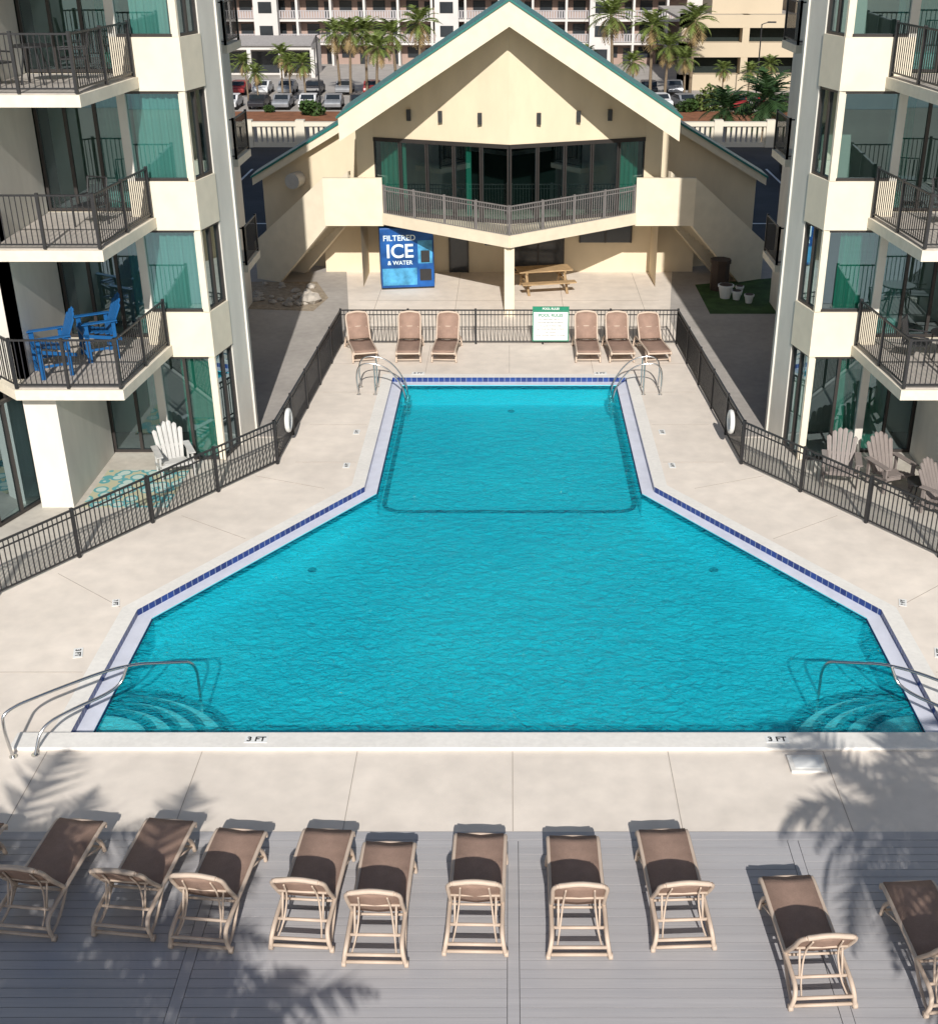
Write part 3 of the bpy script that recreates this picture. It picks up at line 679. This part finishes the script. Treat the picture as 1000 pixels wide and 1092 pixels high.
# ---------------------------------------------------------------- vegetation
def palm_mesh(nm,h,L,nf,m,seed,emin=-50,emax=75,nl=20,lw=.05,lf=.4,lean=.3,dry=0):
    rnd=random.Random(seed); t=B(); f=B(); dd=B()
    top=Vector((lean,lean*.3,h))
    path=[Vector((lean*(i/6)**1.6,lean*.3*(i/6)**1.6,h*i/6)) for i in range(7)]
    t.tube(path,.17,9,.12)
    t.tube([top-Vector((0,0,.5)),top+Vector((0,0,.15))],.2,8,.1)
    for k in range(nf):
        az=2*math.pi*(k*.618034)+rnd.uniform(-.2,.2); el=R(emin+(emax-emin)*((k+.5)/nf)**.8+rnd.uniform(-8,8)); LL=L*rnd.uniform(.85,1.1)
        b_=dd if k<dry else f
        p=top.copy(); dirh=Vector((math.cos(az),math.sin(az),0)); e_=el; pts=[p.copy()]; step=LL/nl
        for i in range(nl):
            e_-=R(75)/nl*(i/nl*1.5+.2); p=p+(dirh*math.cos(e_)+Vector((0,0,math.sin(e_))))*step; pts.append(p.copy())
        b_.tube(pts[::4]+[pts[-1]] if (nl%4) else pts[::4],.025,4,.008,False)
        side=Vector((-dirh.y,dirh.x,0))
        for i in range(2,nl+1):
            s_=i/nl; ll=lf*LL*max(.12,math.sin(math.pi*min(1,s_*.9+.08)))*rnd.uniform(.8,1.1)
            dl=(pts[i]-pts[i-1]).normalized()
            for sg_ in(-1,1):
                tip=pts[i]+(side*sg_*.8+dl*.65+Vector((0,0,-.25+rnd.uniform(-.15,.15)))).normalized()*ll
                b_.add([pts[i]-dl*lw,pts[i]+dl*lw,tip],[(0,1,2)])
    src=E(nm); t.obj('trunk',trunk_m,src,True); f.obj('fronds',m,src)
    if dd.v: dd.obj('dry_fronds',frond_d,src)
    return src
# palms growing on the beach side of the deck
for (x,y,h,L,nf,sd) in((-4.7,2.5,4.9,2.4,26,1),(-7.0,3.6,5.1,2.5,26,2),(-6.2,1.6,5.5,2.4,24,5),(-3.3,1.7,4.5,2.0,22,8),(5.9,5.0,5.2,2.3,28,3),(7.6,4.4,5.4,2.4,24,9)):
    p=palm_mesh('palm_tree',h,L,nf,frond_m,sd,nl=18,lw=.062,lf=.32,emin=-35,emax=50); p.location=(x,y,0)
A_=palm_mesh('palm_tree',7.0,2.4,34,frond_m,11,emin=-65,emax=80,nl=10,lw=.11,lf=.38,dry=7); A_.location=(-17.6,141,-6)
B_=palm_mesh('palm_tree',5.8,2.3,32,frond_m,12,emin=-60,emax=80,nl=10,lw=.11,lf=.38,dry=5); B_.location=(-14.4,138,-6)
for (x,y,s_,src,rz) in[(-10.0,143,1.12,A_,1),(-12.9,146,1.12,B_,3),(-26.5,134,.62,B_,2),(-23.6,137,.62,A_,1.3),(-21.8,136,.75,B_,4),(11.6,144,1.22,A_,2.3),(15.6,141,1.1,A_,4),(17.0,139,1.0,B_,5),(20.3,143,1.15,A_,.7),(19.0,138,.8,B_,1.7),(-19.4,146,.95,A_,3.3),(25.5,136,.62,B_,.4),(9.2,150,.7,B_,2),(-31,140,.7,B_,2),(-28.6,139,.6,A_,2.8),(-16.0,143,1.0,A_,5.1),(-25,140,.7,A_,.2),(13.4,138,.75,B_,3.9),(22.6,135,.55,A_,1.1),(28,137,.6,A_,3),(-33,137,.7,A_,1)]:
    clone(src,'palm_tree',(x,y,-6),rz,s_)
D_=palm_mesh('palm_tree',6.9,2.8,30,frond_dk,21,emin=-45,emax=80,nl=14,lw=.10,lf=.36); D_.location=(17.2,86,-6)
clone(D_,'palm_tree',(15.6,89,-6),2,.85); clone(D_,'palm_tree',(18.6,90,-6),4,.8)
def bush(nm,loc,rx,ry,rz_,n,m,seed,ls=.16):
    rnd=random.Random(seed); b=B()
    lobes=[(rnd.uniform(-.5,.5)*rx,rnd.uniform(-.5,.5)*ry,rnd.uniform(.2,.8)*rz_,rnd.uniform(.35,.6)) for _ in range(7)]
    for _ in range(n):
        lx,ly,lz,lr=rnd.choice(lobes); v=Vector((rnd.gauss(0,1),rnd.gauss(0,1),rnd.gauss(0,1))).normalized()*rnd.uniform(.7,1.05)
        c=Vector((lx+v.x*rx*lr,ly+v.y*ry*lr,max(.05,lz+v.z*rz_*lr)))
        a=Vector((rnd.gauss(0,1),rnd.gauss(0,1),rnd.gauss(0,1))).normalized(); u=a.cross(Vector((0,0,1))).normalized()
        b.add([c-u*ls*.5,c+a*ls*.6,c+u*ls*.5,c-a*ls*.6],[(0,1,2,3)])
    e=E(nm,loc); b.obj('foliage',m,e); return e
k1=bush('shrub',(-20,129,-6),1.6,1.2,1.3,900,leaf_m,1,.3); k2=bush('shrub',(21,132,-6),2.2,1.4,2.2,1200,leaf_l,2,.32)
for x,y,s_ in((-30,130,.5),(-25,131,.55),(-15.5,130,.6),(-12,131,.5),(13,131,.6),(16,130,.7),(18.5,131,.9),(24,129,.7),(28,131,.8),(-34,130,.6),(11,133,.5)):
    clone(random.choice([k1,k2]),'shrub',(x,y,-6),random.uniform(0,6),s_)
b=B(); b.box(-60,60,122,131.5,-6,-5.9); b.obj('mulch_bed',mulch)
b=B(); b.box(-120,120,95,121.9,-5.99,-5.96); b.obj('street_road',asphalt)
b=B(); b.box(-120,120,108,108.15,-5.955,-5.95); b.box(-120,120,121.9,122,-5.99,-5.8); b.obj('road_marking_and_kerb',white_m)
b=B(); b.box(-120,120,131.6,189,-5.99,-5.96); b.obj('hotel_forecourt_pavement',greypave)

bl=E('balustrade_wall'); b=B()
b.box(-60,60,72,72.3,-.03,.25); b.box(-60,60,71.95,72.35,1.15,1.38)
for k in range(-20,21): b.box(k*3-.25,k*3+.25,71.9,72.4,-.03,1.5)
x=-60
while x<60:
    if abs((x/3)-round(x/3))>.1: b.box(x-.09,x+.09,72.05,72.25,.25,1.15)
    x+=.3
b.obj('balusters',mat('balustrade_cream',(.66,.60,.49),.8,.5,.06),bl)
ho=E('hotel_building'); wh=B();rl=B();wa=B();gl=B()
hx=(-75,24.5); Y0=178
wa.box(hx[0],hx[1],Y0+2.2,Y0+14,-6,22)
nfl=9
for i in range(nfl):
    z=-6+i*3.0
    wh.box(hx[0],hx[1],Y0,Y0+2.19,z+2.72,z+3.0)
    if i>0:
        rl.box(hx[0],hx[1],Y0+.04,Y0+.1,z+.12,z+.2); rl.box(hx[0],hx[1],Y0+.02,Y0+.12,z+1.05,z+1.15)
        x=hx[0]
        while x<hx[1]: rl.box(x,x+.2,Y0+.05,Y0+.09,z+.2,z+1.05); x+=.36
    x=hx[0]+1
    while x<hx[1]-3:
        gl.box(x,x+1.7,Y0+2.12,Y0+2.19,z+.9,z+2.3); gl.box(x+2.5,x+3.4,Y0+2.12,Y0+2.19,z+.05,z+2.15); x+=4.6
x=hx[0]
while x<=hx[1]:
    wh.box(x-.15,x+.15,Y0-.05,Y0+2.15,-6,22); x+=4.6
for cx in(-33,-8.5,12.5):
    wh.box(cx-1.6,cx+1.6,Y0-1.6,Y0-.06,-6,22)
    for i in range(nfl): gl.box(cx-.9,cx+.9,Y0-1.68,Y0-1.61,-6+i*3+.9,-6+i*3+2.3)
for bb,nm,m in((wh,'slab_and_column',hotelwhite),(rl,'railing',hotelrail),(wa,'rear_wall',hoteltan),(gl,'door_and_window',hotelglass)): bb.obj(nm,m,ho)
po=E('entrance_canopy_building'); a=B();c=B();d_=B()
for x0,x1 in((-41,-25),(-6,5)):
    a.box(x0,x1,163,171,-2.6,-2.0); a.box(x0,x1,166.6,171,-6,-2.6)
    x=x0
    while x<=x1+.01: a.box(x-.25,x+.25,163,163.5,-6,-2.6); x+=(x1-x0)/round((x1-x0)/3.6)
    c.box(x0+.5,x1-.5,166.5,166.58,-5.7,-3.1)
    d_.extr([(x0,163,-2.0),(x0,162.6,-2.1),(x0,167,-1.2),(x0,171,-2.0)],(x1-x0,0,0))
a.obj('colonnade_wall',hotelwhite,po); c.obj('shopfront',hotelglass,po); d_.obj('roof',mat('canopy_roof',(.33,.31,.30),.8),po)
ga=E('parking_garage_building'); a=B();c=B();s_=B()
a.box(19.9,44,150,152,.9,2.3); a.box(19.9,44,150,152,-2.3,-.7); a.box(19.9,44,150,152,-6,-4.2)
a.box(19.9,21.5,150,152,-6,2.3)
for x in(27,33.5,40): a.box(x,x+.8,150.02,152,-6,2.3)
c.box(20,44,151.9,152.1,-6,2.2); s_.box(19.9,44,152.1,175,1.6,1.9)
a.box(24.5,33,158,166,1.9,4.6); a.box(35,44,160,170,1.9,9)
a.obj('beam_and_wall',garagem,ga); c.obj('dark_bay',room_m,ga); s_.obj('roof_deck',greypave,ga)
a=B(); a.box(36,60,185,200,-6,22); a.box(22,36,200,215,-6,9); e=E('white_apartment_building'); a.obj('wall',hotelwhite,e)
c=B()
for i in range(9):
    for x in range(8): c.box(37+x*2.9,38.8+x*2.9,184.9,184.99,-5+i*3,-3.4+i*3)
c.obj('window',hotelglass,e)
def car_src(m,nm='parked_car'):
    e=E(nm); b=B()
    prof=[(-2.2,.35),(-2.25,.75),(-2.0,.9),(-1.25,.98),(-.7,1.42),(.75,1.45),(1.5,1.02),(2.15,.9),(2.25,.6),(2.2,.35)]
    b.extr([(x,-.88,z) for x,z in prof],(0,1.76,0)); b.obj('body',m,e,bevel=.08)
    g_=B(); g_.extr([(x,-.89,z) for x,z in((-1.1,1.0),(-.65,1.36),(.7,1.38),(1.3,1.03))],(0,1.78,0))
    g_.extr([(-1.22,-.72,1.02),(-1.22,.72,1.02),(-.76,.66,1.42),(-.76,-.66,1.42)],(-.02,0,.015)); g_.extr([(1.46,-.72,1.06),(1.46,.72,1.06),(.82,.66,1.44),(.82,-.66,1.44)],(.02,0,.015)); g_.obj('glass',carglass,e)
    w=B()
    for x in(-1.4,1.4):
        for y in(-.9,.7): w.tube([(x,y,.33),(x,y+.2,.33)],.33,14)
    w.obj('wheels',rubber,e); return e
cm=[mat('car_white',(.7,.7,.7),.3,spec=.6),mat('car_black',(.03,.03,.035),.25,spec=.6),mat('car_red',(.3,.03,.03),.3,spec=.6),mat('car_silver',(.35,.36,.38),.3,metal=.4)]
srcs=[car_src(m) for m in cm]
for s0,(x,y) in zip(srcs,((-29.5,134.5),(-26.6,134.8),(27,134),(-24,134.5))): s0.location=(x,y,-5.95); s0.rotation_euler=(0,0,1.57)
for i,(x,y) in enumerate([(-32.4,134.5),(-21.3,134.6),(-18.6,134.5),(24,134),(30,134),(21.3,134.2),(33,134),(-35.2,134.5),(-16,134.7),(16,135),(18.6,134.6)]): clone(srcs[(i*3+1)%4],'parked_car',(x,y,-5.95),1.57+.02*i)
for i,x in enumerate([-34,-31,-28.4,-25.6,-22.4,-19,-15.8,10.5,13.2,16,19]): clone(srcs[(i*2+i//3)%4],'parked_car',(x,147+random.uniform(-.4,.4),-5.95),1.57 if i%2 else -1.57)
clone(srcs[3],'parked_car',(-14.9,62.6,0),1.57); clone(srcs[1],'parked_car',(14.9,62.5,0),1.57)
def lamp(x,y,z,h):
    e=E('street_lamp',(x,y,z)); b=B(); b.tube([(0,0,0),(0,0,h)],.1,8,.06); b.tube(smoothpath([(0,0,h-.3),(0,0,h),(.9,0,h+.2)]),.05,6); b.box(.6,1.5,-.15,.15,h+.1,h+.25); b.obj('pole_and_head',blackmetal,e)
lamp(-20.3,136,-6,7.2); lamp(27.2,140,-6,8)

# ---------------------------------------------------------------- light, sky, camera
el,az=31.5,3.0
w=bpy.data.worlds.new('World'); bpy.context.scene.world=w; w.use_nodes=True
nt=w.node_tree; bg=nt.nodes['Background']; sk=nt.nodes.new('ShaderNodeTexSky'); sk.sky_type='NISHITA'; sk.sun_disc=False
sk.sun_elevation=R(el); sk.sun_rotation=R(180-az); nt.links.new(sk.outputs[0],bg.inputs[0]); bg.inputs[1].default_value=0.085
sd=bpy.data.lights.new('sun','SUN'); sd.energy=5.0; sd.angle=R(.5); sd.color=(1,.96,.90)
so=bpy.data.objects.new('sun',sd); bpy.context.collection.objects.link(so)
v=Vector((math.sin(R(az))*math.cos(R(el)),-math.cos(R(az))*math.cos(R(el)),math.sin(R(el))))
so.rotation_euler=v.to_track_quat('Z','Y').to_euler(); so.location=(10,-20,30)
cd=bpy.data.cameras.new('camera'); co=bpy.data.objects.new('camera',cd); bpy.context.collection.objects.link(co)
co.location=(0,0,11.5); co.rotation_euler=(R(64.1),0,0); cd.sensor_fit='HORIZONTAL'; cd.sensor_width=36; cd.lens=46.37; cd.shift_x=-.043; cd.clip_end=6000
sc=bpy.context.scene; sc.camera=co
sc.view_settings.view_transform='Standard'; sc.view_settings.look='None'; sc.view_settings.exposure=0
